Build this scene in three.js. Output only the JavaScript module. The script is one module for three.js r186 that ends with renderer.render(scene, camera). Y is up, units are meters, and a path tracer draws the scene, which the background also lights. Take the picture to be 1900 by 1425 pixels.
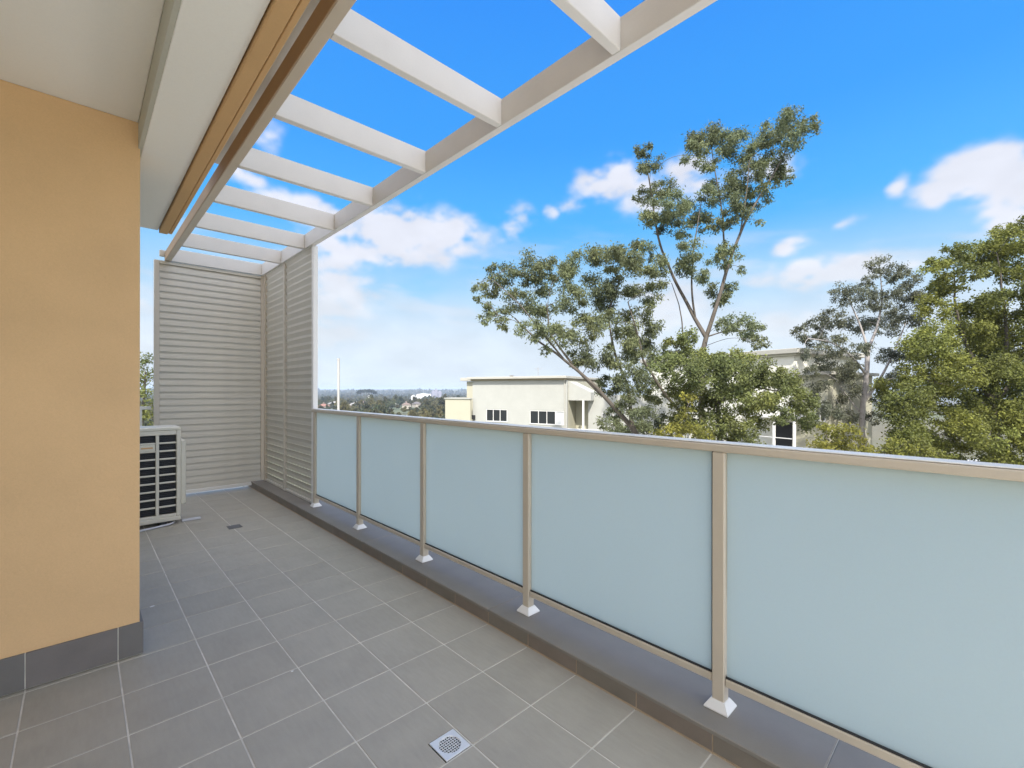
import * as THREE from 'three';
import { mergeGeometries } from 'three/addons/utils/BufferGeometryUtils.js';

// ---------------------------------------------------------------- camera, sky, sun, exposure
const PHOTO_W = 1900, PHOTO_H = 1425, FOCAL = 842.1, YAW = 0.75183, ROLL = 0.0013;
const EYE = new THREE.Vector3(0.1717, 1.295, 2.506);
const scene = new THREE.Scene();
const camera = new THREE.PerspectiveCamera(2 * Math.atan(PHOTO_H / 2 / FOCAL) * 180 / Math.PI, PHOTO_W / PHOTO_H, 0.05, 20000);
camera.position.copy(EYE);
camera.rotation.order = 'YXZ';
camera.rotation.set(0, -YAW, ROLL);
camera.setViewOffset(PHOTO_W, PHOTO_H, 14, -10.77, PHOTO_W, PHOTO_H);
camera.updateMatrixWorld(true);

const renderer = new THREE.WebGLRenderer({ antialias: true });
renderer.toneMapping = THREE.LinearToneMapping;
renderer.toneMappingExposure = 3.6;
renderer.shadowMap.enabled = true;

const SUN_DIR = new THREE.Vector3(-0.60, 0.95, 0.62).normalize();
const sun = new THREE.DirectionalLight(new THREE.Color(1, 0.95, 0.87), 2.0);
sun.position.copy(SUN_DIR).multiplyScalar(120);
sun.castShadow = true;
sun.shadow.mapSize.set(2048, 2048);
Object.assign(sun.shadow.camera, { left: -70, right: 70, top: 70, bottom: -70, near: 1, far: 300 });
sun.shadow.radius = 1.5;
scene.add(sun); scene.add(sun.target);

// ---------------------------------------------------------------- small maths
function rng(seed) { let s = seed >>> 0; return () => { s = (s + 0x6D2B79F5) >>> 0; let t = s; t = Math.imul(t ^ (t >>> 15), t | 1); t ^= t + Math.imul(t ^ (t >>> 7), t | 61); return ((t ^ (t >>> 14)) >>> 0) / 4294967296; }; }
const hash = (x, y, s) => { let h = Math.imul(x, 374761393) ^ Math.imul(y, 668265263) ^ Math.imul(s, 1274126177); h = Math.imul(h ^ (h >>> 13), 1274126177); return ((h ^ (h >>> 16)) >>> 0) / 4294967296; };
function noise2(x, y, s = 1) { const xi = Math.floor(x), yi = Math.floor(y), u = x - xi, v = y - yi, a = u * u * (3 - 2 * u), b = v * v * (3 - 2 * v); const p = hash(xi, yi, s), q = hash(xi + 1, yi, s), r = hash(xi, yi + 1, s), t = hash(xi + 1, yi + 1, s); return p + (q - p) * a + (r - p) * b + (p - q - r + t) * a * b; }
function fbm(x, y, oct = 5, s = 1) { let a = 0, w = 0.5, n = 0; for (let i = 0; i < oct; i++) { a += w * noise2(x, y, s + i * 17); n += w; w *= 0.5; x = x * 2.03 + 11.3; y = y * 2.03 + 5.7; } return a / n; }
const smooth = (a, b, x) => { const t = Math.min(1, Math.max(0, (x - a) / (b - a))); return t * t * (3 - 2 * t); };
const lerp = (a, b, t) => a + (b - a) * t;

// a pixel of the photograph and a distance along the view give a point of the place
const FWD = new THREE.Vector3(Math.sin(YAW), 0, -Math.cos(YAW)), RIGHT = new THREE.Vector3(Math.cos(YAW), 0, Math.sin(YAW)), UPV = new THREE.Vector3(0, 1, 0);
function at(px, py, depth) {
  let u = (px - 936) / FOCAL, v = -(py - 723.27) / FOCAL; const u2 = u * Math.cos(ROLL) - v * Math.sin(ROLL), v2 = u * Math.sin(ROLL) + v * Math.cos(ROLL);
  return EYE.clone().addScaledVector(FWD, depth).addScaledVector(RIGHT, u2 * depth).addScaledVector(UPV, v2 * depth);
}
const azOf = (px) => YAW + Math.atan((px - 936) / FOCAL);           // azimuth, to the right of -Z
const elOf = (px, py) => Math.atan2(723.27 - py, Math.hypot(FOCAL, px - 936));

// ---------------------------------------------------------------- sky (air and clouds only)
(() => {
  const W = 2048, H = 1024, data = new Float32Array(W * H * 4);
  const EXPO = 3.6;
  // clouds: azimuth, elevation, half sizes (radians), thickness; each read off the photograph
  const blob = (px, py, rx, ry, k = 1, w = 0) => ({ a: azOf(px), e: elOf(px, py), ra: rx / FOCAL * Math.cos(Math.atan((px - 936) / FOCAL)) ** 2, re: ry / FOCAL * Math.cos(Math.atan((px - 936) / FOCAL)), k, w });
  const clouds = [
    blob(1795, 325, 95, 42, 1.1), blob(1740, 350, 62, 34, 0.85), blob(1850, 345, 80, 50, 1.05), blob(1880, 395, 60, 26, 0.9), blob(1930, 330, 80, 50, 1.0), blob(1668, 345, 22, 26, 0.6),
    blob(1145, 340, 75, 34, 0.95), blob(1190, 355, 60, 36, 0.9), blob(1290, 330, 90, 36, 0.8), blob(1420, 305, 70, 26, 0.75),
    blob(1068, 378, 36, 18, 0.75), blob(1025, 398, 18, 16, 0.7), blob(962, 415, 34, 34, 0.7),
    blob(740, 440, 160, 50, 1.0), blob(640, 470, 95, 40, 0.9), blob(830, 435, 55, 28, 0.85), blob(690, 480, 90, 24, 0.8),
    blob(620, 545, 90, 48, 1.0), blob(560, 380, 95, 26, 0.95), blob(500, 250, 40, 34, 0.5), blob(600, 610, 80, 40, 0.9), blob(445, 330, 60, 22, 0.6),
    blob(1478, 448, 46, 22, 0.7), blob(1575, 412, 38, 14, 0.6), blob(1530, 505, 135, 34, 0.85), blob(1430, 520, 60, 24, 0.65), blob(1690, 490, 50, 16, 0.5),
    blob(1230, 575, 90, 80, 0.8), blob(1450, 610, 160, 40, 0.6), blob(270, 570, 40, 14, 0.7), blob(265, 640, 60, 30, 0.7),
  ];
  const AIR = [[0, 0.80, 0.92, 1.03], [0.10, 0.64, 0.84, 1.03], [0.20, 0.28, 0.67, 1.02], [0.33, 0.105, 0.50, 1.02], [0.50, 0.056, 0.375, 1.0], [0.78, 0.034, 0.285, 0.98], [1.57, 0.030, 0.25, 0.92]];
  for (let j = 0; j < H; j++) {
    const el = ((j + 0.5) / H - 0.5) * Math.PI;
    for (let i = 0; i < W; i++) {
      const th = ((i + 0.5) / W - 0.5) * 2 * Math.PI;               // u = 0.5 looks along +x
      const x = Math.cos(el) * Math.cos(th), y = Math.sin(el), z = Math.cos(el) * Math.sin(th);
      const az = Math.atan2(x, -z), e = Math.max(el, 0);
      const s = e / (Math.PI / 2);
      // clear air: deep blue overhead, pale near the horizon, brighter and whiter towards the sun
      let r = 0, g = 0, b = 0;
      for (let k = 0; k + 1 < AIR.length; k++) if (e <= AIR[k + 1][0] || k + 2 === AIR.length) { const t = Math.min(1, (e - AIR[k][0]) / (AIR[k + 1][0] - AIR[k][0])), u = t * t * (3 - 2 * t) * 0.3 + t * 0.7; r = lerp(AIR[k][1], AIR[k + 1][1], u); g = lerp(AIR[k][2], AIR[k + 1][2], u); b = lerp(AIR[k][3], AIR[k + 1][3], u); break; }
      const cosG = x * SUN_DIR.x + y * SUN_DIR.y + z * SUN_DIR.z, gam = Math.acos(Math.min(1, Math.max(-1, cosG)));
      const glow = Math.exp(-gam / 0.27) * 3.2 + 0.22 * Math.max(0, cosG) ** 2;
      r += glow * 0.62; g += glow * 0.66; b += glow * 0.62;
      // clouds
      let m = 0;
      const wx = (fbm(az * 9 + 3, e * 14, 4, 5) - 0.5) * 0.055, wy = (fbm(az * 9 + 40, e * 14, 4, 9) - 0.5) * 0.035;
      const fine = fbm(az * 24 + 7, e * 44, 7, 23);
      for (const c of clouds) {
        let da = az - c.a; if (da > Math.PI) da -= 2 * Math.PI; if (da < -Math.PI) da += 2 * Math.PI;
        if (Math.abs(da) > 0.6) continue;
        const dx = (da + wx) / c.ra, dy = (e - c.e + wy) / c.re, d = dx * dx + dy * dy;
        if (d < 6) m = Math.max(m, c.k * Math.exp(-d * 0.9));
      }
      // elsewhere, mostly unseen: denser cloud added to light the shaded balcony
      const inView = smooth(0.95, 0.75, Math.abs(az - YAW));
      const far = smooth(0.40, 0.56, fbm(x * 2.4 + 60, z * 2.4 + e * 2 + 3, 5, 61)) * 1.0 * Math.max(1 - inView, smooth(0.62, 0.95, e));
      m = Math.max(m, far);
      let cover = smooth(0.18, 0.72, m * (0.04 + 1.8 * fine));
      const wisp = 0.42 * smooth(0.50, 0.78, fbm(az * 8 + 2 + e * 5, e * 36 + az * 3, 6, 131)) * smooth(0.06, 0.14, e) * (1 - smooth(0.22, 0.38, e)); cover = 1 - (1 - cover) * (1 - wisp);
      // low veil of thin haze cloud towards the horizon
      const veil = (1 - smooth(0.03, 0.36, e)) * smooth(0.25, 0.62, fbm(az * 3.2 + 9, e * 9, 5, 77) + 0.22) * 0.8;
      cover = 1 - (1 - cover * 0.94) * (1 - veil);
      const bright = 0.92 + 1.6 * smooth(-0.2, 0.9, cosG) + 0.22 * (fbm(az * 15, e * 30, 4, 91) - 0.5) + glow * 0.5;  // cloud brightened towards the hidden sun to fill the balcony shade
      const warm = smooth(0.05, 0.3, e); r = lerp(r, bright * lerp(0.86, 0.935, warm), cover); g = lerp(g, bright * lerp(0.95, 0.95, warm), cover); b = lerp(b, bright * 1.04, cover);
      const o = (j * W + i) * 4;
      data[o] = r / EXPO; data[o + 1] = g / EXPO; data[o + 2] = b / EXPO; data[o + 3] = 1;
    }
  }
  const tex = new THREE.DataTexture(data, W, H, THREE.RGBAFormat, THREE.FloatType);
  tex.mapping = THREE.EquirectangularReflectionMapping; tex.magFilter = tex.minFilter = THREE.LinearFilter; tex.needsUpdate = true;
  scene.background = tex; scene.environment = tex;
})();

// ---------------------------------------------------------------- naming and building helpers
const taken = {};
function numbered(name) { const n = taken[name] = (taken[name] ?? -1) + 1; return n ? `${name}_${String(n).padStart(3, '0')}` : name; }
function tag(o, label, category, group, kind) { if (label) o.userData.label = label; if (category) o.userData.category = category; if (group) o.userData.group = group; if (kind) o.userData.kind = kind; return o; }
function thing(name, label, category, pos = [0, 0, 0], turn = 0, group) { const g = new THREE.Group(); g.name = numbered(name); g.position.set(...pos); g.rotation.y = turn; scene.add(g); return tag(g, label, category, group); }
function part(name, geo, mat, parent, label) { const m = new THREE.Mesh(geo, mat); m.name = name; m.castShadow = m.receiveShadow = true; if (label) m.userData.label = label; parent.add(m); return m; }
function setting(name) { const g = new THREE.Group(); g.name = name; g.userData.kind = 'structure'; scene.add(g); return g; }

// box with chamfered edges between two corners; uv in metres
function box(x0, y0, z0, x1, y1, z1, c = 0.002) {
  const mx = (x0 + x1) / 2, my = (y0 + y1) / 2, mz = (z0 + z1) / 2, hx = (x1 - x0) / 2, hy = (y1 - y0) / 2, hz = (z1 - z0) / 2;
  c = Math.min(c, hx * 0.45, hy * 0.45, hz * 0.45);
  const P = [], N = [], UV = [];
  const off = (Math.abs(Math.sin(x0 * 12.9 + y0 * 78.2 + z0 * 37.7)) * 43.7) % 7;
  const tri = (a, b, d, n) => { const e1 = [b[0] - a[0], b[1] - a[1], b[2] - a[2]], e2 = [d[0] - a[0], d[1] - a[1], d[2] - a[2]]; const cr = [e1[1] * e2[2] - e1[2] * e2[1], e1[2] * e2[0] - e1[0] * e2[2], e1[0] * e2[1] - e1[1] * e2[0]]; const v = cr[0] * n[0] + cr[1] * n[1] + cr[2] * n[2] > 0 ? [a, b, d] : [a, d, b]; for (const p of v) { P.push(mx + p[0], my + p[1], mz + p[2]); N.push(...n); const ax = Math.abs(n[0]), ay = Math.abs(n[1]), az = Math.abs(n[2]); if (ax >= ay && ax >= az) UV.push(mz + p[2] + off, my + p[1]); else if (ay >= az) UV.push(mx + p[0] + off, mz + p[2]); else UV.push(mx + p[0] + off, my + p[1]); } };
  const quad = (a, b, d, e, n) => { tri(a, b, d, n); tri(a, d, e, n); };
  const h = [hx, hy, hz];
  for (let k = 0; k < 3; k++) for (const s of [-1, 1]) {
    const u = (k + 1) % 3, w = (k + 2) % 3, n = [0, 0, 0]; n[k] = s;
    const pt = (su, sw) => { const p = [0, 0, 0]; p[k] = s * h[k]; p[u] = su * (h[u] - c); p[w] = sw * (h[w] - c); return p; };
    quad(pt(-1, -1), pt(1, -1), pt(1, 1), pt(-1, 1), n);
  }
  if (c > 0) {
    const r2 = Math.SQRT1_2, r3 = 1 / Math.sqrt(3);
    for (let k = 0; k < 3; k++) for (const s of [-1, 1]) for (const t of [-1, 1]) {
      const u = (k + 1) % 3, w = (k + 2) % 3, n = [0, 0, 0]; n[u] = s * r2; n[w] = t * r2;
      const pt = (e, first) => { const p = [0, 0, 0]; p[k] = e * (h[k] - c); p[u] = s * (first ? h[u] : h[u] - c); p[w] = t * (first ? h[w] - c : h[w]); return p; };
      quad(pt(-1, true), pt(1, true), pt(1, false), pt(-1, false), n);
    }
    for (const s of [-1, 1]) for (const t of [-1, 1]) for (const q of [-1, 1])
      tri([s * hx, t * (hy - c), q * (hz - c)], [s * (hx - c), t * hy, q * (hz - c)], [s * (hx - c), t * (hy - c), q * hz], [s * r3, t * r3, q * r3]);
  }
  const g = new THREE.BufferGeometry();
  g.setAttribute('position', new THREE.Float32BufferAttribute(P, 3)); g.setAttribute('normal', new THREE.Float32BufferAttribute(N, 3)); g.setAttribute('uv', new THREE.Float32BufferAttribute(UV, 2));
  return g;
}
const merged = (list) => mergeGeometries(list.map((g) => (g.index ? g.toNonIndexed() : g)));

// ---------------------------------------------------------------- procedural materials
function colourMap(size, fn) { // fn(u, v) in 0..1 gives linear rgb
  const d = new Uint8Array(size * size * 4), enc = (c) => Math.round(255 * (c <= 0.0031308 ? 12.92 * c : 1.055 * Math.pow(Math.max(c, 0), 1 / 2.4) - 0.055));
  for (let j = 0; j < size; j++) for (let i = 0; i < size; i++) { const c = fn(i / size, j / size), o = (j * size + i) * 4; d[o] = enc(Math.min(1, c[0])); d[o + 1] = enc(Math.min(1, c[1])); d[o + 2] = enc(Math.min(1, c[2])); d[o + 3] = 255; }
  const t = new THREE.DataTexture(d, size, size, THREE.RGBAFormat); t.colorSpace = THREE.SRGBColorSpace; t.wrapS = t.wrapT = THREE.MirroredRepeatWrapping; t.magFilter = THREE.LinearFilter; t.minFilter = THREE.LinearMipmapLinearFilter; t.generateMipmaps = true; t.needsUpdate = true; return t;
}
function greyMap(size, fn) { const t = colourMap(size, (u, v) => { const c = fn(u, v); return [c, c, c]; }); t.colorSpace = THREE.NoColorSpace; return t; }
const mottled = (rgb, amount, scale, fineAmount = 0.04, seed = 3, size = 512) => colourMap(size, (u, v) => { const a = 1 + amount * (fbm(u * scale, v * scale, 5, seed) - 0.5) * 2 + fineAmount * (hash(Math.floor(u * size), Math.floor(v * size), seed) - 0.5) * 2; return rgb.map((c) => c * a); });
const rep = (t, metres) => { t.repeat.set(1 / metres, 1 / metres); return t; };
const std = (o) => new THREE.MeshStandardMaterial(o);
const rgb = (r, g, b) => new THREE.Color().setRGB(r, g, b);

const stipple = rep(greyMap(512, (u, v) => 0.6 * fbm(u * 130, v * 130, 3, 4) + 0.4 * fbm(u * 40, v * 40, 3, 8)), 1.0);
const M = {
  tanWall: std({ map: rep(mottled([0.74, 0.485, 0.25], 0.09, 5, 0.03, 12), 1.6), bumpMap: stipple, bumpScale: 0.0020, roughness: 0.88 }),
  tanTrim: std({ map: rep(mottled([0.62, 0.39, 0.18], 0.06, 6, 0.03, 13), 1.1), roughness: 0.7 }),
  creamWall: std({ map: rep(mottled([0.66, 0.60, 0.47], 0.06, 5, 0.02, 14), 2), roughness: 0.85 }),
  ceiling: std({ map: rep(mottled([0.90, 0.885, 0.82], 0.025, 3, 0.012, 15), 2.2), roughness: 0.9 }),
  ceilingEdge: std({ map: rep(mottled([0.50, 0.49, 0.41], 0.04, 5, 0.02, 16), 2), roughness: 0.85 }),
  paintedMetal: std({ map: rep(mottled([0.60, 0.555, 0.475], 0.035, 9, 0.02, 17), 0.7), roughness: 0.42, metalness: 0.0 }),
  beamMetal: std({ map: rep(mottled([0.72, 0.695, 0.655], 0.04, 9, 0.02, 18), 0.9), roughness: 0.5 }),
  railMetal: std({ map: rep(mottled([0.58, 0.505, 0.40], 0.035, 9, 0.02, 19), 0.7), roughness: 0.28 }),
  beamShade: std({ map: rep(mottled([0.43, 0.305, 0.18], 0.06, 6, 0.03, 29), 1.1), roughness: 0.7 }),  // brown for the shaded inner side of the pergola beam
  railTopLight: std({ map: rep(mottled([0.84, 0.815, 0.755], 0.03, 9, 0.02, 28), 0.7), roughness: 0.3 }),  // paler than railMetal, for the skylit top of the handrail
  whiteCap: std({ color: rgb(0.82, 0.80, 0.76), roughness: 0.4 }),
  slat: std({ map: rep(mottled([0.63, 0.595, 0.515], 0.05, 8, 0.02, 20), 0.8), roughness: 0.55 }),
  grout: std({ map: rep(mottled([0.63, 0.60, 0.53], 0.22, 12, 0.06, 21), 0.5), roughness: 0.95 }),
  stainedGrout: std({ map: rep(mottled([0.43, 0.33, 0.22], 0.25, 9, 0.06, 22), 0.5), roughness: 0.95 }),
  coping: std({ map: rep(mottled([0.238, 0.216, 0.186], 0.10, 7, 0.03, 23), 0.9), roughness: 0.68 }),
  glass: new THREE.MeshPhysicalMaterial({ map: rep(mottled([0.735, 0.80, 0.785], 0.02, 3, 0.006, 24), 2.0), roughness: 0.97, transmission: 0.82, thickness: 0, ior: 1.45, specularIntensity: 0.5, clearcoat: 1, clearcoatRoughness: 0.32 }),
  concrete: std({ map: rep(mottled([0.68, 0.65, 0.585], 0.10, 5, 0.04, 27), 2.5), roughness: 0.9 }),
  gasket: std({ color: rgb(0.03, 0.03, 0.03), roughness: 0.7 }),
  acWhite: std({ map: rep(mottled([0.68, 0.645, 0.54], 0.04, 6, 0.02, 25), 0.8), roughness: 0.45 }),
  acDark: std({ color: rgb(0.012, 0.014, 0.018), roughness: 0.6 }),
  acFin: std({ color: rgb(0.045, 0.05, 0.06), roughness: 0.45, metalness: 0.5 }),
  chrome: std({ color: rgb(0.78, 0.78, 0.77), roughness: 0.42, metalness: 0.35 }),
  voidDark: std({ color: rgb(0.01, 0.01, 0.012), roughness: 0.9 }),
  plasticGrey: std({ color: rgb(0.55, 0.56, 0.60), roughness: 0.5 }),
  drainGrey: std({ color: rgb(0.16, 0.16, 0.16), roughness: 0.5, metalness: 0.4 }),
  paintDrip: std({ color: rgb(0.72, 0.72, 0.69), roughness: 0.8 }),
};
const tileMats = [0, 1, 2, 3, 4, 5].map((k) => std({
  map: rep(colourMap(512, (u, v) => { const f = 1 + (k - 2.5) * 0.012, a = f * (1 + 0.16 * (fbm(u * 6 + k * 9, v * 6, 5, 31 + k) - 0.5) + 0.10 * (fbm(u * 60, v * 12, 3, 41 + k) - 0.5) + 0.07 * (hash(Math.floor(u * 512), Math.floor(v * 512), 51 + k) - 0.5)); return [0.372 * a, 0.343 * a, 0.283 * a]; }), 0.62),
  roughness: 0.56, bumpMap: stipple, bumpScale: 0.0003 }));
const riserMats = [0, 1].map((k) => std({ map: rep(mottled([0.215 + 0.012 * k, 0.185, 0.150], 0.16, 6, 0.05, 61 + k), 0.6), roughness: 0.6 }));
const skirtMats = [0, 1].map((k) => std({ map: rep(mottled([0.168 + 0.008 * k, 0.157, 0.146], 0.14, 6, 0.05, 64 + k), 0.6), roughness: 0.5 }));

// ---------------------------------------------------------------- the apartment (large structure)
const T = 0.305, KERB_X = 1.827, WALL_Z = -0.338, WALL_X = 0.386, CEIL = 2.60, LOW = 2.472, FAR_Z = -4.14;
{
  const a = thing('apartment_building', 'tan rendered building whose wall corner, pale eave and tan fascia frame the balcony at left', 'building');
  part('wall', box(-6, 0, -0.62, WALL_X, CEIL, WALL_Z, 0.004), M.tanWall, a, 'tan rendered wall ending at a sharp corner');
  part('rear_wall', box(-6, 0, -6, -0.10, CEIL, -0.622, 0.003), M.creamWall, a);
  part('room_wall', box(-2.0, 0, WALL_Z + 0.002, -1.75, CEIL - 0.002, 4.04, 0.003), M.ceiling, a);
  part('soffit', box(-2.0, CEIL, -1.70, 0.378, CEIL + 0.12, 4.04, 0.002), M.ceiling, a);
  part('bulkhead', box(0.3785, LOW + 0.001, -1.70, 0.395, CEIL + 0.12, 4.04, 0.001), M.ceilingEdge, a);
  part('lower_soffit', box(0.3955, LOW, -1.70, 0.592, LOW + 0.16, 4.04, 0.002), M.ceiling, a);
  const f = part('fascia', merged([box(0.597, LOW - 0.018, -1.70, 0.650, LOW + 0.32, 4.04, 0.003), box(0.654, LOW - 0.012, -1.698, 0.676, LOW + 0.30, 4.04, 0.003)]), M.tanTrim, a, 'dark tan painted fascia along the eave');
  part('gutter', merged([box(0.692, 2.985, -1.45, 0.96, 3.0, 4.04, 0.002), box(0.68, 2.985, -1.45, 0.691, 3.10, 4.04, 0.002), box(0.961, 2.985, -1.45, 0.972, 3.10, 4.04, 0.002)]), M.paintedMetal, a);
  part('unseen_sun_block', box(-6, CEIL + 0.125, -1.69, 0.59, 9.2, 4.04, 0.01), M.tanWall, a);  // unseen mass, added and sized to keep the sun off the balcony
  part('slab', merged([box(-6, -3.2, -6.0, 1.80, -0.030, 9.5, 0.004), box(1.8005, -3.2, -4.4, 2.095, -0.010, 9.5, 0.004)]), M.creamWall, a);
  // skirting tiles along the foot of the wall
  const xs = [-1.525, -1.22, -0.915, -0.61, -0.305, 0, 0.305, WALL_X + 0.013];
  for (let i = 0; i + 1 < xs.length; i++) { const last = i + 2 === xs.length; part('skirting_tile', box(xs[i] + 0.002, 0.006, WALL_Z + 0.001, xs[i + 1] - (last ? 0 : 0.002), 0.158, WALL_Z + 0.013, 0.0012), skirtMats[i % 2], a); }
  part('skirting_grout', merged([box(-1.525, 0.004, WALL_Z + 0.0005, WALL_X + 0.011, 0.1565, WALL_Z + 0.010, 0), box(WALL_X + 0.0005, 0.004, -0.61, WALL_X + 0.010, 0.1565, WALL_Z, 0)]), M.grout, a);
  part('skirting_tile', box(WALL_X + 0.001, 0.006, -0.60, WALL_X + 0.013, 0.158, WALL_Z - 0.001, 0.0012), skirtMats[0], a);
}

// floor: grout bed and one mesh per tile
const floor = setting('floor');
part('grout_bed', merged([[-1.75, -4.30, KERB_X, 1.1035], [-1.75, 1.2172, KERB_X, 3.3], [-1.75, 1.1035, 1.1005, 1.2172], [1.2172, 1.1035, KERB_X, 1.2172]].map(([a, b, c, d]) => box(a, -0.028, b, c, -0.0022, d, 0))), M.grout, floor);
{
  const r = rng(5), g = 0.0028;
  for (let i = -5; i <= 5; i++) for (let c = -14; c <= 10; c++) {
    if (i < 0 && c < -2) continue;
    const dy = (r() - 0.5) * 0.0010, mat = tileMats[Math.floor(r() * 6)], x0 = i * T + g, x1 = (i + 1) * T - g, z0 = c * T + g, z1 = (c + 1) * T - g;
    let geo;
    if (i === 3 && c === 3) { const L = new THREE.Shape(); [[x0, -z0], [x0, -z1], [1.1005, -z1], [1.1005, -1.1035], [x1, -1.1035], [x1, -z0]].forEach((q, n) => (n ? L.lineTo(...q) : L.moveTo(...q))); L.closePath(); geo = new THREE.ExtrudeGeometry(L, { depth: 0.0108, bevelEnabled: true, bevelSize: 0.001, bevelOffset: -0.001, bevelThickness: 0.0012, bevelSegments: 1 }); geo.rotateX(-Math.PI / 2); geo.translate(0, -0.012, 0); }
    else geo = box(x0, -0.012, z0, x1, 0, z1, 0.0014);
    const m = part('tile', geo, mat, floor); m.position.y = dy; m.rotation.set((r() - 0.5) * 0.0012, 0, (r() - 0.5) * 0.0012);
    // rotation about the tile's own middle
    const cxm = (x0 + x1) / 2, czm = (z0 + z1) / 2; m.position.y += cxm * -Math.sin(m.rotation.z) + czm * Math.sin(m.rotation.x);
  }
}

part('unseen_bounce_paving', box(-6, -0.028, 3.36, KERB_X, -0.001, 9.5, 0.002), M.concrete, floor);  // unseen pale surface behind the camera, added to bounce sun onto the soffit
// kerb under the railing
{
  const k = setting('kerb');
  part('core', box(1.8247, -0.02, -4.3, 2.09, 0.066, 3.3, 0), M.stainedGrout, k);
  part('base_joint', box(1.8183, -0.004, -4.3, 1.8246, 0.0018, 3.3, 0.0008), M.stainedGrout, k);
  const seams = [-4.3, -2.43, -0.90, 0.62, 2.148, 3.3];
  for (let i = 0; i + 1 < seams.length; i++) part('coping_tile', box(1.818, 0.0665, seams[i] + 0.0012, 2.115, 0.084, seams[i + 1] - 0.0012, 0.003), M.coping, k);
  part('coping_bed', box(1.826, 0.0662, -4.3, 2.108, 0.080, 3.3, 0), M.grout, k);
  for (let c = -14; c <= 10; c++) part('riser_tile', box(1.8235, 0.004, c * T + 0.002, 1.8283, 0.0655, (c + 1) * T - 0.002, 0.001), riserMats[(c + 20) % 2], k);
}

// ---------------------------------------------------------------- pergola
const rafterZ = (i) => 1.375 - 0.785 * (i - 1);
{
  const p = thing('pergola', 'pale painted metal pergola frame open to the sky above the balcony', 'pergola');
  const y0 = 2.816, y1 = 2.969;
  part('beam', box(1.94, y0, -4.175, 1.99, y1, 3.4, 0.003), M.beamMetal, p, 'outer edge beam above the railing');
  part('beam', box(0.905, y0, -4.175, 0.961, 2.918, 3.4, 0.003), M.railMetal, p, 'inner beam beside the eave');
  for (let i = 0; i <= 8; i++) part('rafter', box(0.9615, y0 + 0.001, rafterZ(i) - 0.045, 1.9395, y1 - 0.001, rafterZ(i), 0.003), M.beamMetal, p);
  part('painted_side_shade', box(0.9005, y0 + 0.002, -4.17, 0.9045, 2.916, 3.39, 0.001), M.beamShade, p, 'brown strip painted as shade along the inner beam');  // thin strip: shade on this side of the beam put into colour
  const tie = [box(0.85, 2.86, -4.17, 0.9045, 2.93, -4.12, 0.003)];
  part('bracket', merged(tie), M.paintedMetal, p);
}

// ---------------------------------------------------------------- louvred privacy screens
const SLAT_PITCH = 0.0792;
function slatShape(len) { // aerofoil-like blade, nearly closed: length along x, centred
  const s = new THREE.Shape(); const pts = [[0.007, -0.0395], [0.0135, -0.0425], [0.0165, -0.038], [0.0115, 0.0], [-0.0045, 0.037], [-0.012, 0.0445], [-0.0155, 0.0435], [-0.010, 0.033], [0.005, 0.0]];
  pts.forEach((p, i) => (i ? s.lineTo(p[0], p[1]) : s.moveTo(p[0], p[1]))); s.closePath();
  const g = new THREE.ExtrudeGeometry(s, { depth: len, bevelEnabled: false }); g.translate(0, 0, -len / 2); g.rotateY(Math.PI / 2); return g; // +x of the shape now faces -z
}
{
  // far screen, across the end of the balcony
  const w0 = 0.80, w1 = 1.935, s = thing('louvre_screen', 'grey louvred privacy screen across the far end behind the air conditioner', 'privacy screen', [0, 0, FAR_Z], 0);
  part('post', box(w0, 0.02, -0.05, w0 + 0.05, 2.812, 0.0, 0.003), M.paintedMetal, s);
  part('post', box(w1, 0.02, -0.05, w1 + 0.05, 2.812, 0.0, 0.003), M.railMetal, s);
  part('bottom_rail', box(w0 + 0.051, 0.035, -0.045, w1 - 0.001, 0.075, 0.004, 0.003), M.whiteCap, s);
  part('top_rail', box(w0 + 0.051, 2.775, -0.045, w1 - 0.001, 2.812, -0.002, 0.003), M.slat, s);
  const len = w1 - w0 - 0.053, geo = slatShape(len); geo.rotateY(Math.PI);
  for (let y = 0.118; y < 2.76; y += SLAT_PITCH) { const m = part('slat', geo, M.slat, s); m.position.set((w0 + w1 + 0.05) / 2, y, -0.02); }
}
{
  // side screen, standing on the kerb
  const s = thing('louvre_screen', 'grey louvred screen on the kerb, two bays wide, between corner and railing', 'privacy screen', [1.96, 0.084, 0], 0);
  const z0 = -4.10, zm = -3.285, z1 = -2.43;
  part('post', box(-0.0, 0, z1 + 0.03, 0.05, 2.73, z1 + 0.08, 0.003), M.whiteCap, s, 'light post at the railing end');
  part('mullion', box(-0.004, 0.0, zm - 0.02, 0.04, 2.73, zm + 0.02, 0.003), M.paintedMetal, s);
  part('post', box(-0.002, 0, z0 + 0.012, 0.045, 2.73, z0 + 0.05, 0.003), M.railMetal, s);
  part('bottom_rail', box(0.002, 0.004, z0 + 0.051, 0.04, 0.03, zm - 0.021, 0.002), M.slat, s);
  part('bottom_rail', box(0.002, 0.004, zm + 0.021, 0.04, 0.03, z1 + 0.029, 0.002), M.slat, s);
  for (const [a, b] of [[z0 + 0.052, zm - 0.021], [zm + 0.021, z1 + 0.029]]) {
    const geo = slatShape(b - a - 0.002); geo.rotateY(-Math.PI / 2);
    for (let y = 0.07; y < 2.70; y += SLAT_PITCH) { const m = part('slat', geo, M.slat, s); m.position.set(0.02, y, (a + b) / 2); m.rotation.z = 0; }
  }
}

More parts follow.
